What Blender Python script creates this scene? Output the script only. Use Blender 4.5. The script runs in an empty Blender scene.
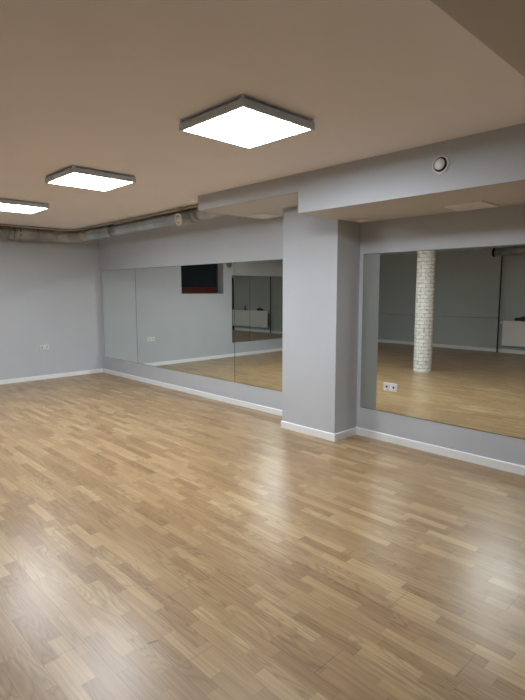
import bpy, bmesh, math, random
from mathutils import Vector, Matrix
random.seed(4)
scene = bpy.context.scene
COL = scene.collection
PI = math.pi

# ------------------------------------------------------------ node helpers
def new_mat(name):
    m = bpy.data.materials.new(name); m.use_nodes = True
    nt = m.node_tree; b = nt.nodes['Principled BSDF']
    return m, nt, b

def simple(name, col, rough=.5, metal=0., spec=.5, bump=0., bscale=80., var=0., bdist=.004):
    m, nt, b = new_mat(name)
    b.inputs['Base Color'].default_value = (*col, 1)
    b.inputs['Roughness'].default_value = rough
    b.inputs['Metallic'].default_value = metal
    b.inputs['Specular IOR Level'].default_value = spec
    tc = nt.nodes.new('ShaderNodeTexCoord')
    nz = nt.nodes.new('ShaderNodeTexNoise'); nz.inputs['Scale'].default_value = bscale; nz.inputs['Detail'].default_value = 3
    nt.links.new(tc.outputs['Object'], nz.inputs['Vector'])
    if var:
        n2 = nt.nodes.new('ShaderNodeTexNoise'); n2.inputs['Scale'].default_value = 2.2; n2.inputs['Detail'].default_value = 4
        nt.links.new(tc.outputs['Object'], n2.inputs['Vector'])
        r = nt.nodes.new('ShaderNodeValToRGB')
        r.color_ramp.elements[0].position = .3; r.color_ramp.elements[1].position = .7
        r.color_ramp.elements[0].color = (*[c*(1-var) for c in col], 1)
        r.color_ramp.elements[1].color = (*[min(1, c*(1+var)) for c in col], 1)
        nt.links.new(n2.outputs['Fac'], r.inputs['Fac']); nt.links.new(r.outputs['Color'], b.inputs['Base Color'])
    if bump:
        bp = nt.nodes.new('ShaderNodeBump'); bp.inputs['Strength'].default_value = bump; bp.inputs['Distance'].default_value = bdist
        nt.links.new(nz.outputs['Fac'], bp.inputs['Height']); nt.links.new(bp.outputs['Normal'], b.inputs['Normal'])
    return m

M = {}
M['wall'] = simple('lavender grey wall paint', (.54, .578, .635), .6, bump=.12, bscale=160, var=.02, spec=.3)
M['ceiling'] = simple('white ceiling paint', (.92, .90, .95), .8, bump=.1, bscale=120, var=.015, spec=.2)
M['back'] = simple('grey wall paint', (.50, .55, .57), .6, bump=.12, bscale=160, var=.02, spec=.3)
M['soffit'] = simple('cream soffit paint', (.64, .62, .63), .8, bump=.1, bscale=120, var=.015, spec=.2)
M['base'] = simple('white baseboard lacquer', (.88, .91, .95), .35)
M['plastic'] = simple('white plastic', (.82, .84, .86), .3)
M['dark_hole'] = simple('dark socket hole', (.03, .03, .035), .6)
M['housing'] = simple('grey light housing', (.62, .72, .86), .45, metal=0)
M['foil'] = simple('crinkled grey foil', (.50, .55, .60), .28, metal=.65, bump=1., bscale=16, var=.25, bdist=.02)
M['foil_old'] = simple('dusty grey duct wrap', (.40, .41, .42), .45, metal=.25, bump=1., bscale=20, var=.45, bdist=.02)
M['clamp'] = simple('dull steel clamp', (.30, .29, .28), .45, metal=.6, bump=.3)
M['cap'] = simple('pale plastic cap', (.66, .62, .56), .5)
M['cable'] = simple('dark conduit', (.16, .145, .13), .55)
M['conduit'] = simple('pale grey conduit', (.45, .42, .38), .5)
M['pipe_dark'] = simple('dark riser pipe', (.05, .05, .055), .5)
M['radiator'] = simple('white radiator enamel', (.85, .86, .85), .35)
M['frame_red'] = simple('dark red window frame', (.075, .010, .009), .35)
M['black'] = simple('black frame', (.012, .012, .014), .4)
M['dark_cloth'] = simple('dark cloth', (.05, .05, .05), .9, bump=.6, bscale=40)
M['mirror_edge'] = simple('mirror edge', (.10, .12, .115), .3)
M['door_dark'] = simple('dark door paint', (.02, .02, .022), .5)

m, nt, b = new_mat('silvered mirror')
b.inputs['Base Color'].default_value = (.84, .89, .86, 1); b.inputs['Metallic'].default_value = 1; b.inputs['Roughness'].default_value = 0
M['mirror'] = m
m, nt, b = new_mat('night glass')
b.inputs['Base Color'].default_value = (.012, .02, .026, 1); b.inputs['Roughness'].default_value = .04; b.inputs['Specular IOR Level'].default_value = .6
M['glass'] = m
m, nt, b = new_mat('lit diffuser')
for l in list(nt.links): nt.links.remove(l)
e = nt.nodes.new('ShaderNodeEmission'); e.inputs['Color'].default_value = (.93, .97, 1, 1); e.inputs['Strength'].default_value = 46
nt.links.new(e.outputs[0], nt.nodes['Material Output'].inputs['Surface']); nt.nodes.remove(b)
M['diffuser'] = m

# ---- laminate floor
def floor_material():
    m, nt, b = new_mat('three strip oak laminate')
    N = nt.nodes; L = nt.links
    tc = N.new('ShaderNodeTexCoord'); sep = N.new('ShaderNodeSeparateXYZ'); L.new(tc.outputs['Object'], sep.inputs[0])
    def mt(op, a, c=None, d=None):
        n = N.new('ShaderNodeMath'); n.operation = op
        for k, v in enumerate((a, c, d)):
            if v is None: continue
            if isinstance(v, (int, float)): n.inputs[k].default_value = v
            else: L.new(v, n.inputs[k])
        return n.outputs[0]
    X, Y = sep.outputs[0], sep.outputs[1]
    ys = mt('ADD', Y, 3.565 + 19.5)
    rf = mt('DIVIDE', ys, .065); row = mt('FLOOR', rf)
    bf = mt('DIVIDE', ys, .195); brd = mt('FLOOR', bf)
    # strips: 1D voronoi cells of random length
    w = mt('ADD', mt('MULTIPLY', X, 2.85), mt('MULTIPLY', row, 37.37))
    v = N.new('ShaderNodeTexVoronoi'); v.voronoi_dimensions = '1D'; v.inputs['Scale'].default_value = 1; v.inputs['Randomness'].default_value = .62
    L.new(w, v.inputs['W'])
    rs = N.new('ShaderNodeSeparateColor'); L.new(v.outputs['Color'], rs.inputs[0])
    R1, R2, R3 = rs.outputs[0], rs.outputs[1], rs.outputs[2]
    ve = N.new('ShaderNodeTexVoronoi'); ve.voronoi_dimensions = '1D'; ve.feature = 'DISTANCE_TO_EDGE'; ve.inputs['Scale'].default_value = 1; ve.inputs['Randomness'].default_value = .62
    L.new(w, ve.inputs['W'])
    # grain coordinates, shifted per strip
    cv = N.new('ShaderNodeCombineXYZ')
    L.new(mt('ADD', mt('MULTIPLY', X, 1.0), mt('MULTIPLY', R2, 50)), cv.inputs[0])
    L.new(mt('MULTIPLY', Y, 1.0), cv.inputs[1]); L.new(mt('MULTIPLY', R3, 31), cv.inputs[2])
    mp = N.new('ShaderNodeMapping'); mp.inputs['Scale'].default_value = (3.5, 95, 1); L.new(cv.outputs[0], mp.inputs[0])
    g = N.new('ShaderNodeTexNoise'); g.inputs['Scale'].default_value = 1; g.inputs['Detail'].default_value = 5; g.inputs['Roughness'].default_value = .6
    L.new(mp.outputs[0], g.inputs['Vector'])
    # cathedral figure: contour lines of a stretched noise
    mp2 = N.new('ShaderNodeMapping'); mp2.inputs['Scale'].default_value = (1.5, 11, 1); L.new(cv.outputs[0], mp2.inputs[0])
    c = N.new('ShaderNodeTexNoise'); c.inputs['Scale'].default_value = 1; c.inputs['Detail'].default_value = 1.5
    L.new(mp2.outputs[0], c.inputs['Vector'])
    rings = mt('ABSOLUTE', mt('SINE', mt('MULTIPLY', c.outputs['Fac'], 46)))
    rings = mt('SUBTRACT', 1, mt('POWER', rings, .55))
    fig = mt('MULTIPLY', rings, mt('GREATER_THAN', R3, .5))
    ramp = N.new('ShaderNodeValToRGB'); cr = ramp.color_ramp
    cr.elements[0].position = 0; cr.elements[0].color = (.31, .195, .099, 1)
    cr.elements[1].position = 1; cr.elements[1].color = (.485, .35, .190, 1)
    for p, col in ((.22, (.35, .23, .118, 1)), (.55, (.385, .26, .137, 1)), (.84, (.43, .297, .158, 1))):
        k = cr.elements.new(p); k.color = col
    L.new(R1, ramp.inputs[0])
    def mul(colsock, fac):
        n = N.new('ShaderNodeVectorMath'); n.operation = 'SCALE'; L.new(colsock, n.inputs[0])
        L.new(fac, n.inputs['Scale']); return n.outputs[0]
    k1 = mt('ADD', mt('MULTIPLY', g.outputs['Fac'], 1.05), .475)
    k2 = mt('SUBTRACT', 1, mt('MULTIPLY', fig, .34))
    # board seams
    fy = mt('FRACT', bf); d1 = mt('MINIMUM', fy, mt('SUBTRACT', 1, fy)); seam = mt('LESS_THAN', d1, .0055)
    bx = mt('FRACT', mt('ADD', mt('DIVIDE', X, 1.285), mt('FRACT', mt('MULTIPLY', brd, .3391))))
    d2 = mt('MINIMUM', bx, mt('SUBTRACT', 1, bx)); s2 = mt('LESS_THAN', d2, .0012)
    seam = mt('MAXIMUM', seam, s2)
    # thin lines round each strip
    fr = mt('FRACT', rf); d3 = mt('MINIMUM', fr, mt('SUBTRACT', 1, fr)); s3 = mt('LESS_THAN', d3, .02)
    s4 = mt('LESS_THAN', ve.outputs['Distance'], .006)
    thin = mt('MAXIMUM', s3, s4)
    k3 = mt('SUBTRACT', 1, mt('MULTIPLY', seam, .4)); k4 = mt('SUBTRACT', 1, mt('MULTIPLY', thin, .12))
    # a dark knot in one strip
    kx, ky = mt('SUBTRACT', X, 7.186), mt('SUBTRACT', Y, -3.356)
    ka = mt('DIVIDE', mt('ADD', mt('MULTIPLY', kx, .292), mt('MULTIPLY', ky, .956)), .027)
    kb = mt('DIVIDE', mt('SUBTRACT', mt('MULTIPLY', ky, .292), mt('MULTIPLY', kx, .956)), .0065)
    kn = mt('LESS_THAN', mt('ADD', mt('MULTIPLY', ka, ka), mt('MULTIPLY', kb, kb)), 1)
    k5 = mt('SUBTRACT', 1, mt('MULTIPLY', kn, .6))
    fac = mt('MULTIPLY', mt('MULTIPLY', mt('MULTIPLY', k1, k2), mt('MULTIPLY', k3, k4)), k5)
    L.new(mul(ramp.outputs[0], fac), b.inputs['Base Color'])
    wn = N.new('ShaderNodeTexNoise'); wn.inputs['Scale'].default_value = 1.7; wn.inputs['Detail'].default_value = 5; L.new(tc.outputs['Object'], wn.inputs['Vector'])
    L.new(mt('ADD', mt('MULTIPLY', wn.outputs['Fac'], .10), .27), b.inputs['Roughness'])
    b.inputs['Specular IOR Level'].default_value = .55
    bp = N.new('ShaderNodeBump'); bp.inputs['Strength'].default_value = .15; bp.inputs['Distance'].default_value = .002
    h = mt('SUBTRACT', mt('MULTIPLY', g.outputs['Fac'], .35), seam); L.new(h, bp.inputs['Height']); L.new(bp.outputs[0], b.inputs['Normal'])
    return m
M['floor'] = floor_material()

def brick_material():
    m, nt, b = new_mat('whitewashed brick'); N = nt.nodes; L = nt.links
    uv = N.new('ShaderNodeTexCoord'); br = N.new('ShaderNodeTexBrick')
    br.inputs['Scale'].default_value = 1; br.inputs['Brick Width'].default_value = .19; br.inputs['Row Height'].default_value = .07
    br.inputs['Mortar Size'].default_value = .008; br.inputs['Mortar Smooth'].default_value = .3
    br.inputs['Color1'].default_value = (.86, .85, .82, 1); br.inputs['Color2'].default_value = (.78, .78, .77, 1); br.inputs['Mortar'].default_value = (.60, .59, .58, 1)
    L.new(uv.outputs['UV'], br.inputs['Vector']); 
    nz = N.new('ShaderNodeTexNoise'); nz.inputs['Scale'].default_value = 18; nz.inputs['Detail'].default_value = 5; L.new(uv.outputs['UV'], nz.inputs['Vector'])
    rp = N.new('ShaderNodeValToRGB'); rp.color_ramp.elements[0].position = .33; rp.color_ramp.elements[0].color = (.62, .59, .56, 1); rp.color_ramp.elements[1].position = .48; rp.color_ramp.elements[1].color = (1, 1, 1, 1)
    L.new(nz.outputs['Fac'], rp.inputs[0])
    mx = N.new('ShaderNodeMix'); mx.data_type = 'RGBA'; mx.blend_type = 'MULTIPLY'; mx.inputs[0].default_value = 1
    L.new(br.outputs['Color'], mx.inputs[6]); L.new(rp.outputs[0], mx.inputs[7]); L.new(mx.outputs[2], b.inputs['Base Color'])
    b.inputs['Roughness'].default_value = .6
    bp = N.new('ShaderNodeBump'); bp.inputs['Distance'].default_value = .01; bp.invert = True; bp.inputs['Strength'].default_value = .8
    L.new(br.outputs['Fac'], bp.inputs['Height']); L.new(bp.outputs[0], b.inputs['Normal'])
    return m
M['brick'] = brick_material()

# ------------------------------------------------------------ mesh helpers
def link(name, bm, mats, parent=None, loc=(0, 0, 0), smooth=False, bevel=0):
    me = bpy.data.meshes.new(name); bmesh.ops.recalc_face_normals(bm, faces=bm.faces[:]); bm.to_mesh(me); bm.free()
    if not isinstance(mats, (list, tuple)): mats = [mats]
    for mm in mats: me.materials.append(mm)
    if smooth:
        for p in me.polygons: p.use_smooth = True
    o = bpy.data.objects.new(name, me); COL.objects.link(o); o.location = loc
    if parent: o.parent = parent
    if bevel:
        md = o.modifiers.new('bevel', 'BEVEL'); md.width = bevel; md.segments = 2; md.limit_method = 'ANGLE'
    return o

def box(bm, x0, y0, z0, x1, y1, z1, mi=0):
    vs = [bm.verts.new(p) for p in ((x0,y0,z0),(x1,y0,z0),(x1,y1,z0),(x0,y1,z0),(x0,y0,z1),(x1,y0,z1),(x1,y1,z1),(x0,y1,z1))]
    fs = []
    for f in ((0,3,2,1),(4,5,6,7),(0,1,5,4),(1,2,6,5),(2,3,7,6),(3,0,4,7)):
        fa = bm.faces.new([vs[k] for k in f]); fa.material_index = mi; fs.append(fa)
    return fs

def bx(*a):
    bm = bmesh.new(); box(bm, *a); return bm

def lathe(bm, prof, origin, axis, n=40, mi=None):
    """prof: list of (distance along axis, radius)"""
    axis = Vector(axis).normalized(); o = Vector(origin)
    t = Vector((0, 0, 1)) if abs(axis.z) < .9 else Vector((1, 0, 0))
    u = axis.cross(t).normalized(); w = axis.cross(u)
    rings = []
    for d, r in prof:
        if r < 1e-6: rings.append([bm.verts.new(o + axis*d)])
        else: rings.append([bm.verts.new(o + axis*d + (u*math.cos(2*PI*k/n) + w*math.sin(2*PI*k/n))*r) for k in range(n)])
    for i in range(len(rings)-1):
        A, B = rings[i], rings[i+1]
        for k in range(n):
            k2 = (k+1) % n
            if len(A) == 1 and len(B) == 1: continue
            if len(A) == 1: f = bm.faces.new((A[0], B[k], B[k2]))
            elif len(B) == 1: f = bm.faces.new((A[k], A[k2], B[0]))
            else: f = bm.faces.new((A[k], A[k2], B[k2], B[k]))
            f.smooth = True
            if mi: f.material_index = mi[i]

def tube(bm, pts, rad, n=20, wob=0., cap=True):
    """sweep along pts; rad float or function of (length)"""
    P = [Vector(p) for p in pts]; rings = []; s = 0; prevu = None
    for i, p in enumerate(P):
        if i: s += (p-P[i-1]).length
        d = (P[min(i+1, len(P)-1)] - P[max(i-1, 0)]).normalized()
        ref = Vector((0, 0, 1)) if abs(d.z) < .9 else Vector((1, 0, 0))
        u = d.cross(ref).normalized(); w = u.cross(d)
        r0 = rad(s) if callable(rad) else rad
        ring = []
        for k in range(n):
            r = r0*(1 + (random.uniform(-wob, wob) if wob else 0))
            ring.append(bm.verts.new(p + (u*math.cos(2*PI*k/n) + w*math.sin(2*PI*k/n))*r))
        rings.append(ring)
    for a, c in zip(rings, rings[1:]):
        for k in range(n):
            f = bm.faces.new((a[k], a[(k+1) % n], c[(k+1) % n], c[k])); f.smooth = True
    if cap:
        bm.faces.new(rings[0]); bm.faces.new(list(reversed(rings[-1])))

def line_pts(a, b_, step=.03):
    a, b_ = Vector(a), Vector(b_); n = max(1, int((b_-a).length/step))
    return [a.lerp(b_, i/n) for i in range(n+1)]

def empty(name, loc, label, cat, group=None, rz=0):
    o = bpy.data.objects.new(name, None); COL.objects.link(o); o.location = loc; o.rotation_euler = (0, 0, rz)
    o['label'] = label; o['category'] = cat; o.empty_display_size = .1
    if group: o['group'] = group
    return o
def tag(o, label, cat, group=None):
    o['label'] = label; o['category'] = cat
    if group: o['group'] = group
    return o
def struct(name, bm, mats, **k):
    o = link(name, bm, mats, **k); o['kind'] = 'structure'; return o

# ------------------------------------------------------------ dimensions
H = 2.6; XR = 13.0; YB = -8.7
XP0, XP1, YP = 5.138, 5.886, -.385        # pillar
YF = -.96; Z1, Z2 = 2.441, 2.251          # soffit front, shallow and deep undersides
XE, XS = 4.38, 5.875
MB, MT = .308, 1.93

# ------------------------------------------------------------ shell
struct('floor', bx(-.1, YB-.1, -.1, XR+.1, .1, 0), M['floor'])
struct('ceiling', bx(-.1, YB-.1, H, XR+.1, .1, H+.1), M['ceiling'])
struct('wall_right', bx(-.1, 0, 0, XR+.1, .15, H), M['wall'])
# end wall with the window opening
WY0, WY1, WZ0, WZ1 = -3.03, -1.863, 1.49, 2.32
bm = bmesh.new()
ys = [YB-.1, WY0, WY1, 0]; zs = [0, WZ0, WZ1, H]
for i in range(3):
    for j in range(3):
        if i == 1 and j == 1: continue
        box(bm, -.35, ys[i], zs[j], 0, ys[i+1], zs[j+1])
bmesh.ops.remove_doubles(bm, verts=bm.verts[:], dist=1e-5)
seen = {}
for f in list(bm.faces):
    c = f.calc_center_median(); k = (round(c.x, 4), round(c.y, 4), round(c.z, 4)); seen.setdefault(k, []).append(f)
dele = [f for v in seen.values() if len(v) > 1 for f in v]
bmesh.ops.delete(bm, geom=dele, context='FACES_ONLY')
struct('wall_left', bm, M['wall'])
struct('wall_back', bx(-.1, YB-.15, 0, XR+.1, YB, H), M['back'])
struct('wall_rear', bx(XR, YB-.1, 0, XR+.15, .1, H), M['back'])
struct('wall_pillar', bx(XP0, YP, 0, XP1, .05, H), M['wall'])
# boxed-in soffit: front boards are wall paint, undersides a darker, greyer tone than the ceiling
bm = bmesh.new()
box(bm, XE, YF, Z1, XS, YF+.012, H, 0); box(bm, XS, YF, Z2, XR, YF+.012, H, 0)
for f in box(bm, XE, YF+.0005, Z1, XS, 0, Z1+.010, 1): pass
box(bm, XS, YF+.0005, Z2, XR, 0, Z2+.012, 1)
box(bm, XS-.0, YF+.012, Z2+.012, XS+.012, 0, H, 0)
struct('wall_soffit', bm, [M['wall'], M['soffit']])
bm = bmesh.new(); box(bm, 8.264, YB, 2.35, XR, YF, H)
struct('ceiling_beam', bm, M['soffit'])

# baseboards with a small rounded top
def baseboard(name, a, c, nrm, h=.072, t=.012):
    a, c, n = Vector(a), Vector(c), Vector(nrm)
    bm = bmesh.new(); prof = [(0, 0), (t, 0), (t, h-.008), (t*.6, h-.001), (0, h)]
    A = [bm.verts.new(a + n*p + Vector((0, 0, q))) for p, q in prof]; B = [bm.verts.new(c + n*p + Vector((0, 0, q))) for p, q in prof]
    bm.faces.new(A); bm.faces.new(B[::-1])
    for k in range(5): bm.faces.new((A[k], A[(k+1) % 5], B[(k+1) % 5], B[k]))
    return struct(name, bm, M['base'])
baseboard('baseboard_left', (0, YB, 0), (0, 0, 0), (1, 0, 0))
baseboard('baseboard_right', (.012, 0, 0), (XP0, 0, 0), (0, -1, 0))
baseboard('baseboard_pillar_front', (XP0-.012, YP, 0), (XP1+.012, YP, 0), (0, -1, 0), h=.08)
baseboard('baseboard_pillar_side', (XP1, YP, 0), (XP1, 0, 0), (1, 0, 0), h=.08)
baseboard('baseboard_pillar_far', (XP0, YP, 0), (XP0, 0, 0), (-1, 0, 0), h=.08)
baseboard('baseboard_near', (XP1+.012, 0, 0), (6.221, 0, 0), (0, -1, 0), h=.08)
baseboard('baseboard_near', (6.223, 0, 0), (XR, 0, 0), (0, -1, 0), h=.08)
baseboard('baseboard_back', (0.012, YB, 0), (XR, YB, 0), (0, 1, 0), h=.085)

# ------------------------------------------------------------ window on the end wall
w = bpy.data.objects.new('window_1', None); COL.objects.link(w); w.location = (-.2, (WY0+WY1)/2, WZ0); w['kind'] = 'structure'
hw = (WY1-WY0)/2; hh = WZ1-WZ0
bm = bmesh.new()
box(bm, -.06, -hw, 0, 0, hw, .15); box(bm, -.06, -hw, hh-.06, 0, hw, hh); box(bm, -.06, hw-.02, .15, 0, hw, hh-.06)
box(bm, -.06, -hw, .15, 0, -hw+.03, hh-.06)
link('window_frame', bm, M['frame_red'], w, bevel=.004)
link('window_glass', bx(-.045, -hw+.03, .15, -.03, hw-.02, hh-.06), M['glass'], w)
link('window_sill', bx(0, -hw, -.0, .2, hw, .012), M['black'], w)

# dark back-wall door, added in place of an unidentified black sliver in the mirrors
d = bpy.data.objects.new('door_1', None); COL.objects.link(d); d.location = (6.62, YB, 0); d['kind'] = 'structure'
link('door_leaf', bx(-.42, 0, 0, .42, .03, 2.05), M['door_dark'], d, bevel=.004)
bm = bmesh.new(); lathe(bm, [(0, .01), (.05, .01), (.05, .022), (.07, .022), (.075, 0)], (-.35, .03, 1.03), (0, 1, 0), 16)
link('door_handle', bm, M['clamp'], d)

# ------------------------------------------------------------ wall mirrors
def mirror(x0, x1, z0, z1, label, wall='right'):
    """6 mm glass sheet with a ground, darker edge"""
    bm = bmesh.new(); g = .001; e = .005; h = z1-z0; a, c = x0+g, x1-g
    def P(u, z, d): return (u, -d, z) if wall == 'right' else (d, u, z)
    O = [(a, 0), (c, 0), (c, h), (a, h)]; I = [(a+e, e), (c-e, e), (c-e, h-e), (a+e, h-e)]
    bk = [bm.verts.new(P(u, z, 0)) for u, z in O]; fr = [bm.verts.new(P(u, z, .0045)) for u, z in O]; inn = [bm.verts.new(P(u, z, .006)) for u, z in I]
    bm.faces.new(bk).material_index = 1; bm.faces.new(inn).material_index = 0
    for k in range(4):
        q = (k+1) % 4
        bm.faces.new((bk[k], bk[q], fr[q], fr[k])).material_index = 1; bm.faces.new((fr[k], fr[q], inn[q], inn[k])).material_index = 1
    o = link('wall_mirror', bm, [M['mirror'], M['mirror_edge']], None, (0, 0, z0))
    return tag(o, label, 'mirror', 'frameless wall mirrors')
mirror(.093, 1.314, MB, MT, 'narrow frameless mirror panel nearest the far left corner of the room')
mirror(1.314, 3.878, MB, MT, 'wide middle mirror panel left of the pillar, reflecting the window and a white socket')
mirror(3.878, XP0, MB, MT, 'frameless mirror panel touching the left side of the pillar')
mirror(5.933, 9.5, MB, MT, 'large frameless mirror right of the pillar reflecting the white brick column')
mirror(-3.847, -3.28, .33, 1.912, 'narrow mirror panel on the end wall beside the window, seen only in reflection', 'left')
mirror(-5.6, -3.847, .33, 1.912, 'wide mirror panel on the end wall, seen reflected next to the pillar', 'left')

# ------------------------------------------------------------ ceiling panel lights
def panel_light(loc, label):
    t = empty('ceiling_panel_light', loc, label, 'ceiling light', 'square ceiling panel lights')
    bm = bmesh.new(); s, i, h = .297, .279, .06
    o_ = [(-s, -s), (s, -s), (s, s), (-s, s)]; n_ = [(-i, -i), (i, -i), (i, i), (-i, i)]
    T = [bm.verts.new((x, y, -.020)) for x, y in o_]; B = [bm.verts.new((x, y, -h)) for x, y in o_]
    I = [bm.verts.new((x, y, -h)) for x, y in n_]; J = [bm.verts.new((x, y, -h+.012)) for x, y in n_]
    bm.faces.new(T); bm.faces.new(J)
    for k in range(4):
        q = (k+1) % 4
        bm.faces.new((T[k], T[q], B[q], B[k])); bm.faces.new((B[k], B[q], I[q], I[k])); bm.faces.new((I[k], I[q], J[q], J[k]))
    link('housing', bm, M['housing'], t)
    link('mounting_plate', bx(-.26, -.26, -.0195, .26, .26, 0), M['housing'], t)
    bm = bmesh.new()
    box(bm, -i+.0005, -i+.0005, -h+.002, i-.0005, i-.0005, -h+.010)
    link('diffuser', bm, M['diffuser'], t)
    bm = bmesh.new()
    bm.free()
    for sx, sy in ((-1, -1), (1, -1), (1, 1), (-1, 1)):
        link('corner_clip', bx(sx*.285-.008, sy*.285-.008, -.030, sx*.285+.008, sy*.285+.008, 0), M['housing'], t)
    return t
panel_light((6.612, -2.255, H), 'nearest and largest square ceiling light panel, glowing white')
panel_light((4.492, -2.268, H), 'square ceiling light panel in the middle of the row')
panel_light((2.465, -2.265, H), 'farthest square ceiling light panel, cut off by the left edge of the photo')

# ------------------------------------------------------------ sockets
def socket(loc, rz, label):
    t = empty('double_socket', loc, label, 'wall socket', 'white double wall sockets', rz)
    link('cover_plate', bx(-.081, -.009, -.041, .081, 0, .041), M['plastic'], t, bevel=.003)
    for s in (-1, 1):
        bm = bmesh.new(); lathe(bm, [(0, .0), (0, .026), (.0055, .027), (.0055, .022), (.001, .020), (.001, 0)], (s*.04, -.009, 0), (0, -1, 0), 28)
        ins = link('socket_insert', bm, M['plastic'], t)
        bm = bmesh.new()
        lathe(bm, [(0, 0), (0, .011), (.0008, .011), (.0008, 0)], (s*.04, -.0101, 0), (0, -1, 0), 24)
        link('recess', bm, M['dark_hole'], ins)
    return t
socket((0, -1.085, .568), PI/2, 'small white double socket on the far end wall above the baseboard')
socket((6.299, -.006, .578), 0, 'white double socket set into the large mirror right of the pillar')

# ------------------------------------------------------------ round valve on the soffit
def valve(loc, rz, label, r=.066):
    t = empty('air_valve', loc, label, 'air vent', None, rz); k = r/.066
    bm = bmesh.new(); lathe(bm, [(0, 0), (0, .066*k), (.006, .064*k), (.012, .055*k), (.010, .051*k), (.004, .050*k)], (0, 0, 0), (0, -1, 0), 48)
    link('outer_ring', bm, M['plastic'], t)
    bm = bmesh.new(); lathe(bm, [(.0045, 0), (.0045, .0505*k), (.0065, .0505*k), (.0065, 0)], (0, 0, 0), (0, -1, 0), 40)
    link('dark_throat', bm, M['black'], t)
    bm = bmesh.new(); lathe(bm, [(.0065, .012*k), (.014, .012*k), (.015, .030*k), (.017, .038*k), (.021, .039*k), (.026, .034*k), (.029, .02*k), (.029, 0)], (0, 0, 0), (0, -1, 0), 40)
    link('disc', bm, M['plastic'], t)
    return t
valve((7.235, YF, 2.442), 0, 'round white air valve on the front of the soffit right of the pillar')
t = empty('wall_vent_ring', (0, -3.2, 2.165), 'round wall vent high on the end wall beside the window, seen reflected', 'air vent', None, PI/2)
bm = bmesh.new(); lathe(bm, [(0, .05), (0, .08), (.02, .08), (.026, .07), (.02, .055), (.0, .05)], (0, 0, 0), (0, -1, 0), 36); link('ring', bm, M['clamp'], t)
bm = bmesh.new(); lathe(bm, [(0, 0), (0, .052), (.008, .052), (.008, 0)], (0, 0, 0), (0, -1, 0), 32); link('grille', bm, M['clamp'], t)

# ------------------------------------------------------------ square vents under the soffit
def vent(loc, s, label, rz=0):
    t = empty('soffit_vent', loc, label, 'air vent', 'square vents under the soffit', rz)
    bm = bmesh.new(); h = s/2; f = .022
    box(bm, -h, -h, -.010, h, -h+f, 0); box(bm, -h, h-f, -.010, h, h, 0); box(bm, -h, -h+f, -.010, -h+f, h-f, 0); box(bm, h-f, -h+f, -.010, h, h-f, 0)
    link('frame', bm, M['ceiling'], t)
    link('panel', bx(-h+f, -h+f, -.006, h-f, h-f, -.0005), M['base'], t)
    return t
vent((4.61, -.165, Z1), .30, 'pale square vent under the shallow end of the soffit left of the pillar')
vent((7.14, -.245, Z2), .33, 'pale square vent under the deep soffit above the large mirror')
t = empty('ceiling_spot', (6.03, -.17, Z2), 'small round fitting under the soffit just right of the pillar', 'ceiling fitting')
bm = bmesh.new(); lathe(bm, [(0, 0), (0, .065), (.006, .063), (.010, .05), (.008, 0)], (0, 0, 0), (0, 0, -1), 36); link('rim', bm, M['ceiling'], t)

# ------------------------------------------------------------ ventilation duct
duct = empty('ventilation_duct', (.26, -.55, 2.49), 'long grey foil-wrapped duct running under the ceiling along two walls into the soffit', 'duct')
dl = Vector((.26, -.55, 2.49))
def dpart(name, bm, mat, par=None): 
    bmesh.ops.translate(bm, verts=bm.verts[:], vec=-dl); return link(name, bm, mat, par or duct)
bm = bmesh.new()
tube(bm, line_pts((.62, -.55, 2.497), (1.62, -.55, 2.495), .03), lambda s: .089 + .0035*math.sin(s*17) + .002*math.sin(s*41), 24, .055, False)
dpart('wrapped_run', bm, M['foil'])
bm = bmesh.new(); tube(bm, line_pts((1.6, -.55, 2.490), (4.95, -.55, 2.522), .3), .079, 28, 0)
dpart('straight_run', bm, M['foil'])
bm = bmesh.new()
c = Vector((.62, -.91, 2.49)); pts = [c + Vector((-.36*math.cos(a), .36*math.sin(a), 0)) for a in [PI/2*k/9 for k in range(10)]]
tube(bm, pts, lambda s: .10 + .004*math.sin(s*38), 24, .02, False); dpart('elbow', bm, M['foil_old'])
bm = bmesh.new()
def rr(s):
    y = .91 + s; base = .106 + .004*math.sin(s*23) + .003*math.sin(s*57)
    for c0, wd, am in ((1.45, .05, .012), (1.62, .03, -.014), (1.74, .05, .012), (2.0, .04, .010), (2.9, .06, .012)):
        base += am*math.exp(-((y-c0)/wd)**2)
    return base
tube(bm, line_pts((.26, -.91, 2.487), (.26, -7.9, 2.487), .045), rr, 24, .07, True); dpart('end_wall_run', bm, M['foil_old'])
def ring(center, axis, r, w_, mat, name='clamp', par=None):
    bm = bmesh.new(); lathe(bm, [(-w_/2, r-.02), (-w_/2, r), (-w_/4, r+.004), (w_/4, r+.004), (w_/2, r), (w_/2, r-.02)], center, axis, 32); dpart(name, bm, mat, par)
for y in (-1.22, -1.5, -1.585, -1.68, -1.8, -2.6): ring((.26, y, 2.487), (0, 1, 0), .112, .03, M['clamp'])
ring((.64, -.55, 2.497), (1, 0, 0), .095, .05, M['cap']); ring((1.62, -.55, 2.491), (1, 0, 0), .090, .04, M['clamp'])
ring((3.86, -.55, 2.51), (1, 0, 0), .083, .06, M['clamp'])
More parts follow.
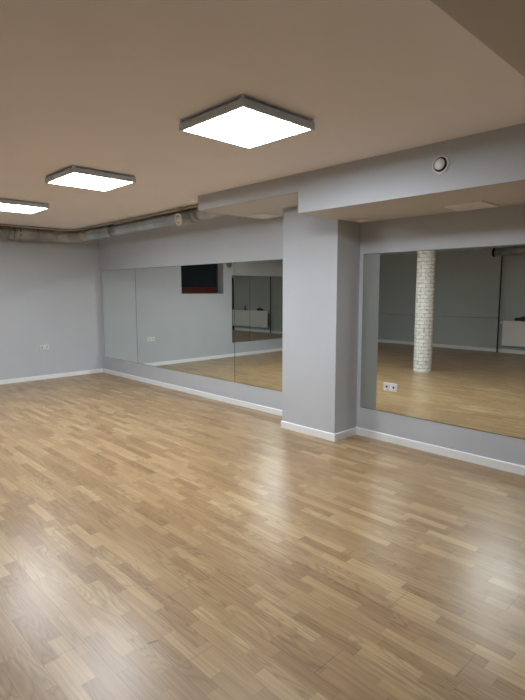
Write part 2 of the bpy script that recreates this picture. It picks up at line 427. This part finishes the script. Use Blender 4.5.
def stub(p0, p1, r, capm):
    p0, p1 = Vector(p0), Vector(p1); ax = (p1-p0).normalized(); Lh = (p1-p0).length
    bm = bmesh.new(); lathe(bm, [(0, r), (Lh*.35, r), (Lh*.4, r+.006), (Lh*.5, r+.006), (Lh*.55, r), (Lh-.02, r)], p0, ax, 32); dpart('branch_stub', bm, M['foil_old'])
    bm = bmesh.new(); lathe(bm, [(Lh-.022, r-.012), (Lh-.022, r+.008), (Lh, r+.008), (Lh+.003, r+.002), (Lh+.002, r-.014), (Lh-.008, r-.018)], p0, ax, 32); rim = link_cap = None
    bmesh.ops.translate(bm, verts=bm.verts[:], vec=-dl); rim = link('cap_rim', bm, M['cap'], duct)
    bm = bmesh.new(); lathe(bm, [(Lh-.010, 0), (Lh-.010, r-.026), (Lh-.003, r-.028), (Lh-.001, 0)], p0, ax, 32)
    bmesh.ops.translate(bm, verts=bm.verts[:], vec=-dl); link('cap_disc', bm, M['cap'], rim)
    bm = bmesh.new(); lathe(bm, [(Lh-.021, 0), (Lh-.0125, 0), (Lh-.0125, r-.006), (Lh-.021, r-.006), (Lh-.021, 0)], p0, ax, 32)
    bmesh.ops.translate(bm, verts=bm.verts[:], vec=-dl); link('cap_groove', bm, M['black'], rim)
stub((3.69, -.53, 2.475), (3.69, -.76, 2.435), .066, None)
stub((.78, -.53, 2.48), (.78, -.66, 2.465), .038, None)
# thin conduits between duct and ceiling
bm = bmesh.new()
p = [(4.95, -.66, 2.575), (.75, -.66, 2.575), (.5, -.72, 2.577), (.43, -.95, 2.577), (.43, -7.9, 2.577)]
full = []
for a, c2 in zip(p, p[1:]): full += line_pts(a, c2, .2)[:-1]
full.append(Vector(p[-1]))
bm = bmesh.new(); tube(bm, full, .0135, 12); tag(link('ceiling_conduit', bm, M['conduit']), 'thin pale conduit along the ceiling beside the foil duct', 'pipe')
bm = bmesh.new()
p = [(4.95, -.615, 2.583), (.72, -.615, 2.583), (.44, -.69, 2.583), (.375, -.95, 2.583), (.375, -7.9, 2.583)]
full = []
for a, c2 in zip(p, p[1:]): full += line_pts(a, c2, .2)[:-1]
full.append(Vector(p[-1]))
tube(bm, full, .016, 12); tag(link('ceiling_cable', bm, M['cable']), 'dark cable tucked against the ceiling above the foil duct', 'cable')

# ------------------------------------------------------------ column
bm = bmesh.new(); CX, CY, CR = 4.225, -4.52, .17; n = 48; uvl = bm.loops.layers.uv.new('UVMap')
hs = [k*H/30 for k in range(31)]; prev = None
rings = [[bm.verts.new((CX+CR*math.cos(2*PI*k/n), CY+CR*math.sin(2*PI*k/n), z)) for k in range(n)] for z in hs]
for j in range(30):
    for k in range(n):
        f = bm.faces.new((rings[j][k], rings[j][(k+1) % n], rings[j+1][(k+1) % n], rings[j+1][k])); f.smooth = True
        for lp, (a, z) in zip(f.loops, ((k, hs[j]), (k+1, hs[j]), (k+1, hs[j+1]), (k, hs[j+1]))):
            lp[uvl].uv = (a/n*1.14, z)
struct('column', bm, M['brick'])

# ------------------------------------------------------------ back wall: radiator, riser, duct
t = empty('radiator', (5.16, YB, .19), 'long white panel radiator on the back wall, seen in the mirrors', 'radiator')
bm = bmesh.new(); box(bm, -.98, .13, 0, .98, .15, .62)
link('front_panel', bm, M['radiator'], t, bevel=.006)
bm = bmesh.new()
for k in range(38): x = -.94 + k*.05; box(bm, x, .07, .02, x+.03, .129, .6)
link('convector_fins', bm, M['clamp'], t)
bm = bmesh.new(); box(bm, -.97, .06, .605, .97, .129, .618); link('top_grille', bm, M['radiator'], t)
for x in (-.7, .7): link('bracket', bx(x-.02, 0, .1, x+.02, .07, .5), M['clamp'], t)
bm = bmesh.new(); tube(bm, line_pts((-1.07, .1, .56), (-.97, .1, .56)), .012, 12); lathe(bm, [(-.03, 0), (-.03, .022), (.03, .022), (.04, 0)], (-1.01, .1, .56), (1, 0, 0), 20)
link('valve', bm, M['plastic'], t)
bm = bmesh.new(); tube(bm, [(4.06, YB+.1, 0), (4.06, YB+.1, 1.2), (4.06, YB+.1, 2.42)], .018, 16)
tag(link('riser_pipe', bm, M['pipe_dark']), 'dark vertical heating pipe left of the radiator, floor to ceiling duct', 'pipe')
bm = bmesh.new(); tube(bm, line_pts((3.91, YB+.2, 2.49), (12.9, YB+.2, 2.49), .4), .1, 28); 
t = empty('back_wall_duct', (3.91, YB+.2, 2.49), 'brown-grey round duct under the ceiling above the radiator, seen in the large mirror', 'duct')
bmesh.ops.translate(bm, verts=bm.verts[:], vec=(-3.91, -YB-.2, -2.49)); link('tube', bm, M['foil_old'], t)
bm = bmesh.new(); lathe(bm, [(-.02, 0), (-.02, .108), (.03, .108), (.03, .098)], (0, 0, 0), (1, 0, 0), 32); link('end_cap', bm, M['black'], t)
bm = bmesh.new(); tube(bm, [(.02, YB+.012, .86), (2, YB+.012, .86), (4.0, YB+.012, .86)], .011, 12)
tag(link('wall_conduit', bm, M['back']), 'thin grey horizontal conduit on the back wall behind the brick column', 'pipe')
# things on the radiator
bm = bmesh.new(); bmesh.ops.create_icosphere(bm, subdivisions=3, radius=1)
for v in bm.verts:
    q = v.co.copy(); v.co = Vector((q.x*.17*(1+.15*math.sin(q.y*5)), q.y*.045, max(q.z, -.55)*.06*(1+.35*math.sin(q.x*6+1)*abs(q.z)) + .034))
tag(link('cloth_bundle', bm, M['dark_cloth'], None, (4.62, YB+.1, .818), smooth=True), 'dark bundle lying on the end of the radiator top', 'cloth')
bm = bmesh.new(); lathe(bm, [(0, 0), (0, .03), (.12, .03), (.15, .012), (.2, .012), (.2, 0)], (0, 0, 0), (0, 0, 1), 20)
tag(link('bottle', bm, M['dark_cloth'], None, (5.45, YB+.1, .81)), 'small dark bottle standing midway on the radiator top', 'bottle')

# ------------------------------------------------------------ world, camera
wd = bpy.data.worlds.new('night'); scene.world = wd; wd.use_nodes = True
wd.node_tree.nodes['Background'].inputs[0].default_value = (.01, .014, .02, 1); wd.node_tree.nodes['Background'].inputs[1].default_value = .3
cam = bpy.data.cameras.new('camera'); co = bpy.data.objects.new('camera', cam); COL.objects.link(co)
yaw, pit, rol = math.radians(135.988), math.radians(-6.722), math.radians(-.058)
f = Vector((math.cos(yaw)*math.cos(pit), math.sin(yaw)*math.cos(pit), math.sin(pit)))
rt = Vector((math.sin(yaw), -math.cos(yaw), 0)); up = rt.cross(f)
r2 = rt*math.cos(rol) + up*math.sin(rol); u2 = up*math.cos(rol) - rt*math.sin(rol)
mt_ = Matrix((r2, u2, -f)).transposed().to_4x4(); mt_.translation = Vector((9.015, -4.443, 1.553))
co.matrix_world = mt_
cam.sensor_fit = 'HORIZONTAL'; cam.sensor_width = 36; cam.lens = 36*502.58/525; cam.clip_start = .05
scene.camera = co
vs = scene.view_settings; vs.view_transform = 'Standard'; vs.look = 'None'; vs.gamma = 1; vs.use_curve_mapping = False; vs.exposure = .13
scene.cycles.caustics_reflective = True
scene.cycles.max_bounces = 12; scene.cycles.diffuse_bounces = 6; scene.cycles.glossy_bounces = 8
scene.cycles.sample_clamp_indirect = 0; scene.cycles.blur_glossy = 0
scene.cycles.use_guiding = True; scene.cycles.use_surface_guiding = True; scene.cycles.guiding_training_samples = 64; scene.cycles.surface_guiding_probability = .7
scene.cycles.use_adaptive_sampling = False
